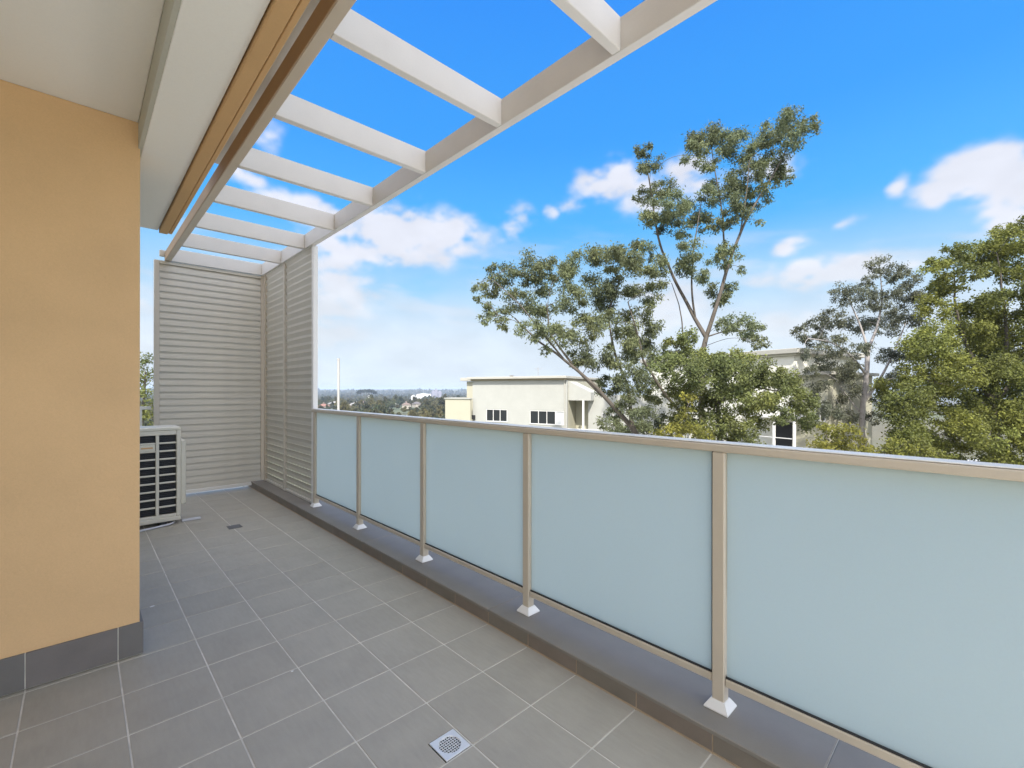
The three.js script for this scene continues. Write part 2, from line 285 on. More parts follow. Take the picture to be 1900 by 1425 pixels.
// ---------------------------------------------------------------- glass balustrade
const POSTS = [-2.275, -1.262, -0.243, 0.783, 1.802, 2.83];
{
  const b = thing('balustrade', 'frosted glass balustrade with beige metal rail running along the balcony edge', 'railing');
  const PX = 1.9625;
  // handrail: flattened tube profile
  const sh = new THREE.Shape(); const w = 0.043, h = 0.0155, r = 0.009;
  sh.moveTo(-w + r, -h); sh.lineTo(w - r, -h); sh.quadraticCurveTo(w, -h, w, -h + r); sh.lineTo(w, h - r); sh.quadraticCurveTo(w, h, w - r, h); sh.quadraticCurveTo(0, h + 0.004, -w + r, h); sh.quadraticCurveTo(-w, h, -w, h - r); sh.lineTo(-w, -h + r); sh.quadraticCurveTo(-w, -h, -w + r, -h);
  const hr = new THREE.ExtrudeGeometry(sh, { depth: 3.4 + 2.34, bevelEnabled: false, curveSegments: 6 });
  hr.translate(1.982, 1.0745, -2.34);
  const rail = part('handrail', hr, M.railMetal, b);
  part('painted_top_light', box(1.943, 1.0912, -2.338, 2.021, 1.0945, 3.39, 0.0015), M.railTopLight, rail, 'pale strip painting the skylight on the handrail top');  // skylight on the rail top, painted as a paler strip
  for (let i = 0; i < POSTS.length; i++) {
    const z = POSTS[i], post = part('post', box(PX - 0.0225, 0.09, z - 0.0225, PX + 0.0225, 1.0585, z + 0.0225, 0.003), M.railMetal, b);
    // sloping square cover at the foot
    const cone = new THREE.CylinderGeometry(0.036, 0.0625, 0.028, 4, 1); cone.rotateY(Math.PI / 4); const lip = box(-0.0445, -0.006, -0.0445, 0.0445, 0.0, 0.0445, 0.001);
    const c2 = cone.toNonIndexed(); c2.computeVertexNormals(); c2.translate(0, 0.014, 0);
    const bp = part('base_plate', merged([c2, lip]), M.whiteCap, post); bp.position.set(PX, 0.0905, z);
  }
  for (let i = 0; i + 1 < POSTS.length; i++) {
    const a = POSTS[i] + 0.0235, c = POSTS[i + 1] - 0.0235;
    part('bottom_rail', box(PX - 0.016, 0.176, a, PX + 0.018, 0.205, c, 0.003), M.railMetal, b);
    part('gasket', merged([box(PX - 0.009, 0.2055, a, PX + 0.011, 0.211, c, 0), box(PX - 0.006, 0.212, c - 0.007, PX + 0.009, 1.0575, c - 0.001, 0)]), M.gasket, b);
    part('glass_panel', box(PX - 0.003, 0.2115, a + 0.002, PX + 0.005, 1.0575, c - 0.008, 0.0008), M.glass, b);
  }
}

// ---------------------------------------------------------------- air conditioner
{
  const ac = thing('air_conditioner', 'cream outdoor air conditioner unit with dark coil grille half hidden by the tan wall', 'air conditioner', [0, 0, -2.84]);
  const x0 = 0.06, x1 = 0.885, top = 0.935, D = -0.33;
  // casing: top, base, sides, back, face frame
  part('casing', merged([box(x0, top - 0.035, D, x1, top, -0.006, 0.012), box(x0, 0.035, D, x1, 0.075, -0.002, 0.006), box(x0, 0.0755, D, x0 + 0.02, top - 0.0355, -0.004, 0.004), box(x1 - 0.035, 0.0755, D, x1, top - 0.0355, -0.004, 0.006), box(x0 + 0.0205, 0.0755, D, x1 - 0.0355, top - 0.0355, D + 0.02, 0.002), box(x0 + 0.0205, top - 0.075, -0.03, x1 - 0.0355, top - 0.0355, -0.004, 0.003), box(x0 + 0.0205, 0.0755, -0.03, x1 - 0.0355, 0.105, -0.004, 0.003)]), M.acWhite, ac);
  part('coil', box(x0 + 0.03, 0.11, -0.06, x1 - 0.04, top - 0.08, -0.035, 0.002), M.acDark, ac);
  const fins = []; for (let k = 0; k < 46; k++) { const y = 0.12 + k * 0.0162; fins.push(box(x0 + 0.032, y, -0.0345, x1 - 0.042, y + 0.003, -0.031, 0)); }
  part('coil_fins', merged(fins), M.acFin, ac);
  const cols = [0.703, 0.556, 0.409, 0.262, 0.115];
  for (const c of cols) part('grille_bar', box(c - 0.013, 0.1055, -0.022, c + 0.013, top - 0.0755, 0.002, 0.004), M.acWhite, ac);
  const edges = [x1 - 0.0355, ...cols, x0 + 0.0205];
  for (let c = 0; c + 1 < edges.length; c++) for (let k = 1; k < 10; k++) {
    const y = 0.105 + k * 0.0755, a = edges[c + 1] + (c + 1 < edges.length - 1 ? 0.0135 : 0.0005), b = edges[c] - (c ? 0.0135 : 0.0005);
    part('grille_bar', box(a, y - 0.008, -0.02, b, y + 0.008, -0.002, 0.004), M.acWhite, ac);
    if (c === 1 && k === 8) { const bp = part('badge_panel', box(a + 0.003, y + 0.0085, -0.016, b - 0.003, y + 0.066, -0.001, 0.002), M.acWhite, ac); part('sticker', box(a + 0.012, y + 0.03, -0.0009, b - 0.02, y + 0.044, 0.0002, 0), M.tanTrim, bp, 'small tan sticker'); }
  }
  part('valve_cover', box(x1 + 0.0005, 0.17, D + 0.04, x1 + 0.048, 0.80, -0.05, 0.014), M.acWhite, ac);
  part('foot', box(x0 + 0.1, 0.002, D + 0.02, x0 + 0.15, 0.0345, 0.02, 0.004), M.gasket, ac);
  part('foot', box(x1 - 0.16, 0.002, D + 0.02, x1 - 0.11, 0.0345, 0.02, 0.004), M.gasket, ac);
}
// short white strip on the tiles beside the unit, and the drain hose in front
tag(part('pipe_bracket', box(0.90, 0.002, -2.915, 1.055, 0.020, -2.872, 0.003), M.plasticGrey, scene), 'small pale bracket lying on the tiles right of the air conditioner', 'bracket');
{
  const curve = new THREE.CatmullRomCurve3([[0.30, 0.012, -2.64], [0.50, 0.012, -2.72], [0.66, 0.012, -2.775], [0.80, 0.012, -2.83], [0.84, 0.013, -2.90], [0.80, 0.014, -2.97]].map((p) => new THREE.Vector3(...p)));
  tag(part('drain_hose', new THREE.TubeGeometry(curve, 40, 0.0095, 8), M.plasticGrey, scene), 'thin pale drain hose on the tiles in front of the air conditioner', 'hose');
}

// ---------------------------------------------------------------- floor drains
{
  const d = thing('floor_drain', 'square chrome floor drain with round grate near the bottom edge of the photo', 'drain', [1.159, 0, 1.161]);
  const R = 0.0525, sq = new THREE.Shape(); sq.moveTo(-R, -R); sq.lineTo(R, -R); sq.lineTo(R, R); sq.lineTo(-R, R); sq.closePath();
  const hole = new THREE.Path(); hole.absarc(0, 0, 0.0415, 0, Math.PI * 2, true); sq.holes.push(hole);
  const fr = new THREE.ExtrudeGeometry(sq, { depth: 0.003, bevelEnabled: true, bevelSize: 0.0012, bevelThickness: 0.001, bevelSegments: 2, curveSegments: 32 }); fr.rotateX(-Math.PI / 2); fr.translate(0, -0.0025, 0);
  part('frame', fr, M.chrome, d);
  const bars = []; for (let k = -4; k <= 4; k++) { const o = k * 0.0098, l = Math.sqrt(Math.max(0, 0.041 ** 2 - o * o)); bars.push(box(o - 0.0012, -0.0042, -l, o + 0.0012, -0.0012, l, 0.0005)); bars.push(box(-l, -0.0044, o - 0.0012, l, -0.0014, o + 0.0012, 0.0005)); }
  part('grate', merged(bars), M.chrome, d);
  part('cup', merged([box(-R, -0.0275, -R, R, -0.021, R, 0), new THREE.CylinderGeometry(0.0412, 0.0412, 0.019, 32, 1, true).translate(0, -0.0125, 0)]), M.voidDark, d);
}
{
  const d = thing('floor_drain', 'small dark drain grate in the tiles near the far louvred screen', 'drain', [1.235, 0, -2.35]);
  const bars = []; for (let k = -3; k <= 3; k++) bars.push(box(-0.045, 0.002, k * 0.0135 - 0.004, 0.045, 0.006, k * 0.0135 + 0.004, 0.0008));
  part('frame', merged([box(-0.055, 0.001, -0.055, 0.055, 0.0065, -0.046, 0.001), box(-0.055, 0.001, 0.046, 0.055, 0.0065, 0.055, 0.001), box(-0.055, 0.001, -0.0455, -0.046, 0.0065, 0.0455, 0.001), box(0.046, 0.001, -0.0455, 0.055, 0.0065, 0.0455, 0.001)]), M.drainGrey, d);
  part('grate', merged(bars), M.drainGrey, d);
  part('cup', box(-0.0455, 0.0005, -0.0455, 0.0455, 0.0015, 0.0455, 0), M.voidDark, d);
}
// dried paint drips on the tiles
{
  const spot = (x, z, a, b, turn) => { const g = new THREE.SphereGeometry(1, 12, 5, 0, Math.PI * 2, 0, Math.PI / 2); g.scale(a, 0.0012, b); g.rotateY(turn); g.translate(x, 0.0008, z); return g; };
  part('paint_drip', merged([spot(0.487, -0.905, 0.013, 0.009, 0.3), spot(0.40, -0.92, 0.006, 0.004, 0), spot(0.345, -0.925, 0.028, 0.0035, 0.1), spot(0.885, 0.318, 0.006, 0.005, 0)]), M.paintDrip, floor);
}

// ---------------------------------------------------------------- land falling away to a wooded valley
const azimuth = (x, z) => Math.atan2(x - EYE.x, -(z - EYE.z));
function landY(x, z) {
  const d = Math.hypot(x - EYE.x, z - EYE.z), a = azimuth(x, z), back = smooth(0.62, 0.92, Math.abs(a - 0.12));
  const valley = -8 - 12 * smooth(40, 300, d) - 14 * smooth(350, 1400, d) - 7 * smooth(1300, 3000, d), flat = -8 - 6 * smooth(120, 500, d) - 28 * smooth(500, 1600, d);
  let y = lerp(valley, flat, back);
  y += smooth(120, 500, d) * 5 * (fbm(x / 260 + 7, z / 260, 3, 71) - 0.5);
  y += smooth(2600, 5200, d) * (34 + 62 * (fbm(a * 7 + 3, d / 2600, 4, 73) - 0.40));
  return y;
}
{
  const NA = 220, NR = 90, P = [], UV = [], C = [], I = [];
  for (let i = 0; i <= NR; i++) for (let k = 0; k < NA; k++) {
    const d = i === 0 ? 0 : 3 * Math.pow(9500 / 3, (i - 1) / (NR - 1)), a = k / NA * 2 * Math.PI, x = EYE.x + d * Math.sin(a), z = EYE.z - d * Math.cos(a);
    P.push(x, landY(x, z), z); UV.push(x, z);
    const n = fbm(x / 90, z / 90, 4, 81), m = fbm(x / 700 + 4, z / 700, 3, 83);
    C.push(lerp(0.075, 0.14, n), lerp(0.085, 0.13, m), lerp(0.045, 0.08, n));
  }
  for (let i = 0; i < NR; i++) for (let k = 0; k < NA; k++) { const a = i * NA + k, b = i * NA + (k + 1) % NA, c = a + NA, d = b + NA; I.push(a, b, c, b, d, c); }
  const g = new THREE.BufferGeometry(); g.setAttribute('position', new THREE.Float32BufferAttribute(P, 3)); g.setAttribute('uv', new THREE.Float32BufferAttribute(UV, 2)); g.setAttribute('color', new THREE.Float32BufferAttribute(C, 3)); g.setIndex(I); g.computeVertexNormals();
  const m = new THREE.Mesh(g, std({ vertexColors: true, map: rep(mottled([1, 1, 1], 0.35, 5, 0.1, 85), 24), roughness: 0.95, side: THREE.DoubleSide })); m.name = 'ground'; m.receiveShadow = true; tag(m, null, null, null, 'structure'); scene.add(m);
  // pale ground out of view, added to bounce light up to the soffit
  { const S = 24, CP = [], CI = []; for (let j = 0; j <= S; j++) for (let i = 0; i <= S; i++) { const x = 2.3 + i / S * 19, z = -16 + j / S * 34; CP.push(x, landY(x, z) + 0.12, z); if (i < S && j < S) { const q = j * (S + 1) + i; CI.push(q, q + S + 1, q + 1, q + 1, q + S + 1, q + S + 2); } }
    const cg = new THREE.BufferGeometry(); cg.setAttribute('position', new THREE.Float32BufferAttribute(CP, 3)); cg.setIndex(CI); cg.computeVertexNormals(); const cm = new THREE.Mesh(cg, std({ color: rgb(0.46, 0.44, 0.40), roughness: 0.9, side: THREE.DoubleSide })); cm.name = 'unseen_bounce_ground'; tag(cm, null, null, null, 'structure'); scene.add(cm); }
  // a strip of road running past in front of the trees
  const q0 = at(1000, 900, 46), q1 = at(2500, 900, 52), dir = q1.clone().sub(q0).setY(0).normalize(), nor = new THREE.Vector3(-dir.z, 0, dir.x);
  const RP = [], RI = []; for (let k = 0; k <= 30; k++) { const c = q0.clone().addScaledVector(dir, k * 3); for (const s of [-3.2, 3.2]) { const p = c.clone().addScaledVector(nor, s); RP.push(p.x, landY(p.x, p.z) + 0.05, p.z); } if (k < 30) RI.push(2 * k, 2 * k + 2, 2 * k + 1, 2 * k + 1, 2 * k + 2, 2 * k + 3); }
  const rg = new THREE.BufferGeometry(); rg.setAttribute('position', new THREE.Float32BufferAttribute(RP, 3)); rg.setIndex(RI); rg.computeVertexNormals();
  const rd = new THREE.Mesh(rg, std({ color: rgb(0.055, 0.055, 0.06), roughness: 0.9, side: THREE.DoubleSide })); rd.name = 'road'; tag(rd, null, null, null, 'structure'); scene.add(rd);
}

// ---------------------------------------------------------------- foliage
const leafMat = new THREE.MeshPhysicalMaterial({ vertexColors: true, roughness: 0.9, transmission: 0.38, thickness: 0, side: THREE.DoubleSide, specularIntensity: 0.4 });
const barkMats = { gum: std({ map: rep(mottled([0.105, 0.088, 0.070], 0.35, 6, 0.12, 101), 1.2), roughness: 0.9 }), grey: std({ map: rep(mottled([0.36, 0.33, 0.31], 0.3, 6, 0.1, 102), 1.2), roughness: 0.9 }) };
class Leaves {
  constructor() { this.p = []; this.n = []; this.c = []; this.i = []; }
  add(x, y, z, dir, side, len, wid, col, bend) {
    const k = this.p.length / 3, nx = dir.y * side.z - dir.z * side.y, ny = dir.z * side.x - dir.x * side.z, nz = dir.x * side.y - dir.y * side.x;
    const m = len * 0.45;
    this.p.push(x, y, z, x + dir.x * m + side.x * wid + nx * bend, y + dir.y * m + side.y * wid + ny * bend, z + dir.z * m + side.z * wid + nz * bend, x + dir.x * len, y + dir.y * len, z + dir.z * len, x + dir.x * m - side.x * wid + nx * bend, y + dir.y * m - side.y * wid + ny * bend, z + dir.z * m - side.z * wid + nz * bend);
    for (let q = 0; q < 4; q++) { this.n.push(nx, ny, nz); this.c.push(col[0], col[1], col[2]); }
    this.i.push(k, k + 2, k + 1, k, k + 3, k + 2);
  }
  build() { const g = new THREE.BufferGeometry(); g.setAttribute('position', new THREE.Float32BufferAttribute(this.p, 3)); g.setAttribute('normal', new THREE.Float32BufferAttribute(this.n, 3)); g.setAttribute('color', new THREE.Float32BufferAttribute(this.c, 3)); g.setIndex(this.i); return g; }
}
const gauss = (r) => (r() + r() + r() + r() - 2) * 0.86;
// leaves of one clump: a handful of twig ends, each with a tuft
function clump(L, c, rad, n, o, r) {
  const tufts = Math.max(4, Math.round(o.tufts * (0.7 + 0.6 * r()))), tone = 0.78 + 0.44 * r(), dir = new THREE.Vector3(), side = new THREE.Vector3(), hue = r();
  for (let t = 0; t < tufts; t++) {
    let ux, uy, uz, l; do { ux = r() * 2 - 1; uy = r() * 2 - 1; uz = r() * 2 - 1; l = Math.hypot(ux, uy, uz); } while (l > 1 || l < 0.2);
    const k = rad * (0.55 + 0.45 * r()) / Math.max(l, 0.5), tx = c.x + ux * k, ty = c.y + uy * k * o.flat, tz = c.z + uz * k, tr = rad * o.tuft * (0.7 + 0.7 * r()), tt = tone * (0.85 + 0.3 * r()), hh = hue * 0.6 + r() * 0.4;
    for (let q = 0; q < n / tufts; q++) {
      const x = tx + gauss(r) * tr, y = ty + gauss(r) * tr * 0.8, z = tz + gauss(r) * tr;
      dir.set(r() * 2 - 1, (r() * 2 - 1) - o.hang, r() * 2 - 1).normalize(); side.set(r() * 2 - 1, r() * 2 - 1, r() * 2 - 1).cross(dir).normalize();
      const len = o.len * (0.6 + 0.8 * r()), v = tt * (0.8 + 0.4 * r()), w = hh;
      L.add(x, y, z, dir, side, len, len * o.wid, [lerp(o.c0[0], o.c1[0], w) * v, lerp(o.c0[1], o.c1[1], w) * v, lerp(o.c0[2], o.c1[2], w) * v], len * 0.12 * (r() - 0.3));
    }
  }
}
function limb(points, r0, r1, r) { // tapered, slightly crooked limb through 3D points
  const c = new THREE.CatmullRomCurve3(points), n = Math.max(6, Math.round(c.getLength() * 3)), R = 7, P = [], N = [], UV = [], I = [], fr = c.computeFrenetFrames(n);
  const wob = r0 * 0.5;
  for (let i = 0; i <= n; i++) {
    const t = i / n, p = c.getPointAt(t), rad = lerp(r0, r1, Math.pow(t, 0.8)); p.x += (noise2(t * 9, r0 * 90, 3) - 0.5) * wob * 2 * Math.sin(Math.PI * t); p.z += (noise2(t * 9, r0 * 70, 4) - 0.5) * wob * 2 * Math.sin(Math.PI * t);
    for (let k = 0; k <= R; k++) { const a = k / R * 2 * Math.PI, v = fr.normals[i].clone().multiplyScalar(Math.cos(a)).addScaledVector(fr.binormals[i], Math.sin(a)); P.push(p.x + v.x * rad, p.y + v.y * rad, p.z + v.z * rad); N.push(v.x, v.y, v.z); UV.push(k / R * r0 * 6, t * c.getLength()); }
  }
  for (let i = 0; i < n; i++) for (let k = 0; k < R; k++) { const a = i * (R + 1) + k, b = a + R + 1; I.push(a, a + 1, b, b, a + 1, b + 1); }
  const g = new THREE.BufferGeometry(); g.setAttribute('position', new THREE.Float32BufferAttribute(P, 3)); g.setAttribute('normal', new THREE.Float32BufferAttribute(N, 3)); g.setAttribute('uv', new THREE.Float32BufferAttribute(UV, 2)); g.setIndex(I); return g.toNonIndexed();
}
// a tree measured off the photograph: limbs and leaf clumps as [x, y, (radius), nearer or farther in metres]
function tree(name, label, group, D, o) {
  const r = rng(o.seed), L = new Leaves(), limbs = [], pt = (p, dz) => at(p[0], p[1], D + (p[2] ?? 0) + dz);
  const foot = at(o.foot[0], 800, D); foot.y = landY(foot.x, foot.z) - 0.1;
  const g = thing(name, label, 'tree', [foot.x, foot.y, foot.z], 0, group);
  const local = (v) => v.sub(foot);
  const list = o.clumps.map(([x, y, rad, dz]) => { const d = dz ?? (r() * 2 - 1) * o.deep; return { c: local(at(x, y, D + d)), r: rad / FOCAL * (D + d), d }; });
  for (const l of o.limbs) { const pts = l.p.map((p) => local(at(p[0], p[1], D + (p[2] ?? 0)))); if (l.root) pts.unshift(new THREE.Vector3(0, 0, 0)); limbs.push(limb(pts, l.r0, l.r1, r)); l.pts = pts; }
  // twigs from the nearest limb point to each clump
  const nodes = []; for (const l of o.limbs) { const c = new THREE.CatmullRomCurve3(l.pts); for (let k = 3; k <= 14; k++) nodes.push(c.getPoint(k / 14)); }
  for (const cl of list) { let best = nodes[0], bd = 1e9; for (const nd of nodes) { const d = nd.distanceTo(cl.c) + Math.max(0, nd.y - cl.c.y) * 1.2; if (d < bd) { bd = d; best = nd; } }
    if (bd < 5.5) { const mid = best.clone().lerp(cl.c, 0.5); mid.y += 0.12 * bd; limbs.push(limb([best, mid, cl.c.clone()], o.twig, o.twig * 0.35, r)); nodes.push(mid); } }
  for (const cl of list) clump(L, cl.c, cl.r * (o.spread ?? 1), Math.round(o.leaves * cl.r * cl.r / 0.8), o, r);
  part('trunk', merged(limbs), o.bark, g);
  const cr = part('crown', L.build(), leafMat, g); cr.userData.kind = 'stuff';
  return g;
}
const GUM = { c0: [0.125, 0.152, 0.080], c1: [0.185, 0.195, 0.080], len: 0.15, wid: 0.19, hang: 0.7, tufts: 12, tuft: 0.31, flat: 0.85, leaves: 1700, twig: 0.02, bark: barkMats.gum };
tree('gum_tree', 'spreading gum tree leaning left with a broad low crown before the white apartment block', null, 25, { ...GUM, seed: 11, deep: 2.2, foot: [1215],
  limbs: [
    { root: 1, r0: 0.30, r1: 0.16, p: [[1200, 860], [1172, 790]] },
    { r0: 0.15, r1: 0.035, p: [[1174, 794], [1120, 735, -0.3], [1075, 690, -0.5], [1030, 655, -0.5], [990, 625, -0.3], [955, 590]] },
    { r0: 0.11, r1: 0.03, p: [[1112, 728, -0.3], [1085, 700, 0.3], [1050, 660, 0.6], [1022, 620, 0.6], [1015, 570, 0.4]] },
    { r0: 0.12, r1: 0.03, p: [[1172, 790], [1165, 720, 0.8], [1140, 650, 1], [1130, 580, 0.8], [1150, 520, 0.5]] },
    { r0: 0.10, r1: 0.03, p: [[1270, 775, 0.6], [1228, 722, 0.2], [1195, 668, 0], [1180, 610, -0.4], [1165, 560, -0.6]] },
    { r0: 0.06, r1: 0.02, p: [[1045, 665], [1000, 610, -1], [960, 560, -1.3], [915, 520, -1.2]] } ],
  clumps: [[905, 530, 24], [935, 505, 30], [985, 500, 36], [1030, 505, 36], [1075, 495, 38], [1120, 482, 40], [1165, 472, 38], [1200, 500, 34], [1212, 545, 28], [915, 572, 20], [960, 560, 33], [1010, 560, 38], [1060, 555, 38], [1110, 545, 40], [1155, 545, 38], [930, 600, 16], [985, 612, 28], [1035, 618, 34], [1085, 612, 36], [1135, 602, 36], [1180, 592, 34], [900, 592, 12], [1070, 662, 22], [1112, 662, 36], [1155, 652, 36], [1192, 645, 32], [1212, 612, 22], [1133, 712, 30], [1170, 702, 34], [1203, 694, 32], [1160, 752, 26], [1195, 772, 32], [1225, 655, 26], [1215, 735, 26], [1012, 650, 12], [1135, 790, 24], [1168, 800, 24], [885, 555, 9], [880, 535, 8], [1140, 770, 18]] });
tree('gum_tree', 'tall open gum tree whose high crown rises above all the others', null, 27, { ...GUM, seed: 12, deep: 1.5, spread: 1.10, leaves: 1900, foot: [1296], c0: [0.115, 0.148, 0.082], c1: [0.178, 0.19, 0.08],
  limbs: [
    { root: 1, r0: 0.26, r1: 0.14, p: [[1298, 860], [1300, 740], [1303, 660], [1311, 622]] },
    { r0: 0.13, r1: 0.03, p: [[1310, 626], [1290, 592, 0.3], [1262, 540, 0.6], [1238, 490, 0.6], [1222, 440, 0.4], [1212, 380, 0.2], [1200, 310]] },
    { r0: 0.07, r1: 0.025, p: [[1290, 592, 0.3], [1284, 540, 0], [1285, 480, -0.4], [1292, 430, -0.5], [1300, 380, -0.3]] },
    { r0: 0.13, r1: 0.03, p: [[1310, 626], [1328, 572, -0.2], [1347, 505, -0.4], [1372, 435, -0.4], [1404, 375, -0.2], [1440, 315, 0.2], [1470, 255, 0.4]] },
    { r0: 0.07, r1: 0.025, p: [[1346, 508, -0.4], [1343, 440, 0.3], [1338, 380, 0.6], [1325, 310, 0.7], [1320, 270, 0.6]] },
    { r0: 0.05, r1: 0.02, p: [[1372, 440, -0.4], [1385, 360, -0.8], [1390, 300, -0.9]] },
    { r0: 0.05, r1: 0.02, p: [[1268, 640, 0.4], [1262, 575, 0.2], [1246, 525, 0]] },
    { r0: 0.05, r1: 0.02, p: [[1311, 625], [1345, 615, 0.5], [1390, 612, 0.8]] } ],
  clumps: [[1195, 272, 19], [1208, 305, 22], [1190, 362, 15], [1218, 350, 28], [1215, 398, 28], [1250, 380, 32], [1288, 392, 30], [1238, 420, 26], [1300, 262, 30], [1340, 258, 34], [1287, 285, 22], [1375, 275, 32], [1318, 295, 22], [1402, 292, 28], [1432, 308, 26], [1452, 328, 18], [1380, 330, 30], [1342, 350, 34], [1398, 370, 24], [1350, 395, 32], [1310, 360, 20], [1440, 235, 30], [1474, 226, 28], [1500, 234, 18], [1470, 264, 22], [1430, 268, 22], [1412, 345, 16], [1282, 470, 30], [1298, 500, 24], [1266, 498, 15], [1345, 478, 24], [1350, 455, 18], [1330, 545, 26], [1356, 535, 15], [1410, 412, 7], [1378, 500, 9], [1213, 478, 11], [1200, 455, 15], [1366, 598, 24], [1394, 614, 22], [1340, 604, 14], [1410, 634, 14], [1263, 425, 20], [1320, 420, 20]] });
const BUSHY = { ...GUM, c0: [0.115, 0.142, 0.05], c1: [0.19, 0.20, 0.054], len: 0.135, wid: 0.26, hang: 0.25, tufts: 15, tuft: 0.34, leaves: 1850 };
tree('bushy_tree', 'round olive green tree below the tall gum, before the timber framed balcony', null, 24, { ...BUSHY, seed: 13, deep: 2.0, foot: [1340],
  limbs: [ { root: 1, r0: 0.20, r1: 0.10, p: [[1340, 880], [1335, 800], [1330, 740]] }, { r0: 0.09, r1: 0.03, p: [[1330, 745], [1290, 700], [1255, 650]] }, { r0: 0.09, r1: 0.03, p: [[1332, 750], [1385, 720], [1440, 725]] }, { r0: 0.07, r1: 0.03, p: [[1330, 740], [1340, 700], [1350, 680]] } ],
  clumps: [[1255, 642, 26], [1275, 625, 20], [1240, 680, 32], [1285, 690, 36], [1320, 682, 34], [1360, 692, 36], [1400, 702, 34], [1440, 718, 32], [1474, 742, 28], [1486, 772, 20], [1290, 662, 28], [1330, 662, 28], [1378, 668, 28], [1428, 690, 32], [1466, 712, 28], [1496, 748, 20], [1500, 785, 18], [1300, 740, 40], [1350, 742, 40], [1398, 752, 34], [1448, 770, 22], [1270, 762, 30], [1310, 790, 36], [1360, 795, 32], [1400, 785, 20], [1335, 820, 30], [1385, 822, 24], [1262, 725, 26], [1420, 745, 26]] });
tree('grey_gum_tree', 'grey green gum tree with a pale forked trunk between the buildings and the big tree', null, 31, { ...GUM, seed: 14, deep: 1.8, foot: [1600], c0: [0.098, 0.112, 0.078], c1: [0.155, 0.158, 0.093], bark: barkMats.grey, tufts: 12, tuft: 0.33, leaves: 1350,
  limbs: [ { root: 1, r0: 0.22, r1: 0.14, p: [[1600, 850], [1602, 760], [1606, 700], [1611, 645]] }, { r0: 0.11, r1: 0.025, p: [[1610, 650], [1628, 605, 0.3], [1636, 550, 0.4], [1632, 500, 0.2]] }, { r0: 0.09, r1: 0.03, p: [[1607, 695], [1580, 662, -0.5], [1540, 635, -0.8], [1500, 628, -0.8]] }, { r0: 0.09, r1: 0.03, p: [[1611, 648], [1592, 595, 0.4], [1572, 550, 0.6]] }, { r0: 0.12, r1: 0.03, p: [[1603, 745], [1632, 705, -0.3], [1655, 660, -0.5], [1680, 600, -0.4]] }, { r0: 0.07, r1: 0.03, p: [[1601, 770], [1575, 740, 0.4], [1560, 720, 0.4]] } ],
  clumps: [[1630, 490, 20], [1655, 505, 24], [1682, 522, 22], [1560, 542, 20], [1595, 552, 27], [1640, 552, 30], [1690, 552, 30], [1545, 590, 25], [1590, 602, 26], [1640, 600, 26], [1690, 600, 28], [1482, 615, 15], [1512, 630, 24], [1552, 642, 26], [1490, 655, 14], [1530, 672, 19], [1578, 680, 20], [1648, 662, 22], [1682, 650, 26], [1560, 732, 22], [1586, 715, 14], [1640, 742, 18], [1572, 772, 20], [1664, 700, 22], [1628, 775, 16], [1548, 700, 24], [1540, 760, 22], [1520, 720, 22], [1565, 690, 24], [1530, 690, 22], [1505, 690, 16], [1595, 650, 20], [1515, 600, 18], [1610, 520, 16], [1662, 580, 18], [1530, 610, 16]] });
{
  const r = rng(77), poly = [[1735, 560], [1775, 545], [1830, 560], [1900, 530], [2010, 520], [2040, 880], [1660, 850], [1650, 790], [1655, 725], [1690, 690], [1690, 640], [1705, 600]];
  const inside = (x, y) => { let k = false; for (let i = 0, j = poly.length - 1; i < poly.length; j = i++) { const [a, b] = poly[i], [c, d] = poly[j]; if ((b > y) !== (d > y) && x < (c - a) * (y - b) / (d - b) + a) k = !k; } return k; };
  const cl = []; let guard = 0;
  while (cl.length < 74 && guard++ < 4000) { const x = 1640 + r() * 400, y = 520 + r() * 360; if (!inside(x, y)) continue; if (cl.some(([a, b]) => Math.hypot(a - x, b - y) < 24)) continue; cl.push([x, y, 28 + 14 * r()]); }
  const up = [[1740, 492, 22], [1770, 480, 28], [1810, 470, 32], [1850, 465, 36], [1890, 442, 34], [1925, 450, 40], [1740, 520, 20], [1765, 525, 24], [1800, 505, 20], [1880, 500, 32], [1925, 500, 34], [1730, 545, 18], [1865, 430, 20], [1905, 418, 20], [1838, 500, 16], [1960, 460, 40]];
  tree('leafy_tree', 'big dense yellow green tree filling the right edge of the photo', null, 26, { ...BUSHY, seed: 15, deep: 2.6, foot: [1850], c0: [0.128, 0.148, 0.036], c1: [0.205, 0.21, 0.04], len: 0.135, wid: 0.27, leaves: 1800, tufts: 16, tuft: 0.33, clumps: [...cl, ...up],
    limbs: [ { root: 1, r0: 0.28, r1: 0.18, p: [[1850, 880], [1845, 800], [1840, 740]] }, { r0: 0.15, r1: 0.03, p: [[1840, 745], [1800, 660], [1775, 580], [1770, 500]] }, { r0: 0.15, r1: 0.03, p: [[1840, 745], [1865, 640], [1860, 540], [1850, 470]] }, { r0: 0.12, r1: 0.03, p: [[1842, 760], [1770, 720], [1700, 700]] }, { r0: 0.12, r1: 0.03, p: [[1842, 750], [1910, 670], [1950, 580], [1940, 480]] }, { r0: 0.06, r1: 0.02, p: [[1640, 830, -2], [1670, 800, -2], [1720, 760, -1]] } ] });
}
function shrub(label, px, D, seed, clumps, o, group) { return tree('garden_shrub', label, group, D, { ...BUSHY, seed, deep: 0.8, foot: [px], leaves: 1100, len: 0.13, clumps, limbs: [{ root: 1, r0: 0.09, r1: 0.03, p: [[px, 850], [px, clumps[0][1]]] }], ...o }); }
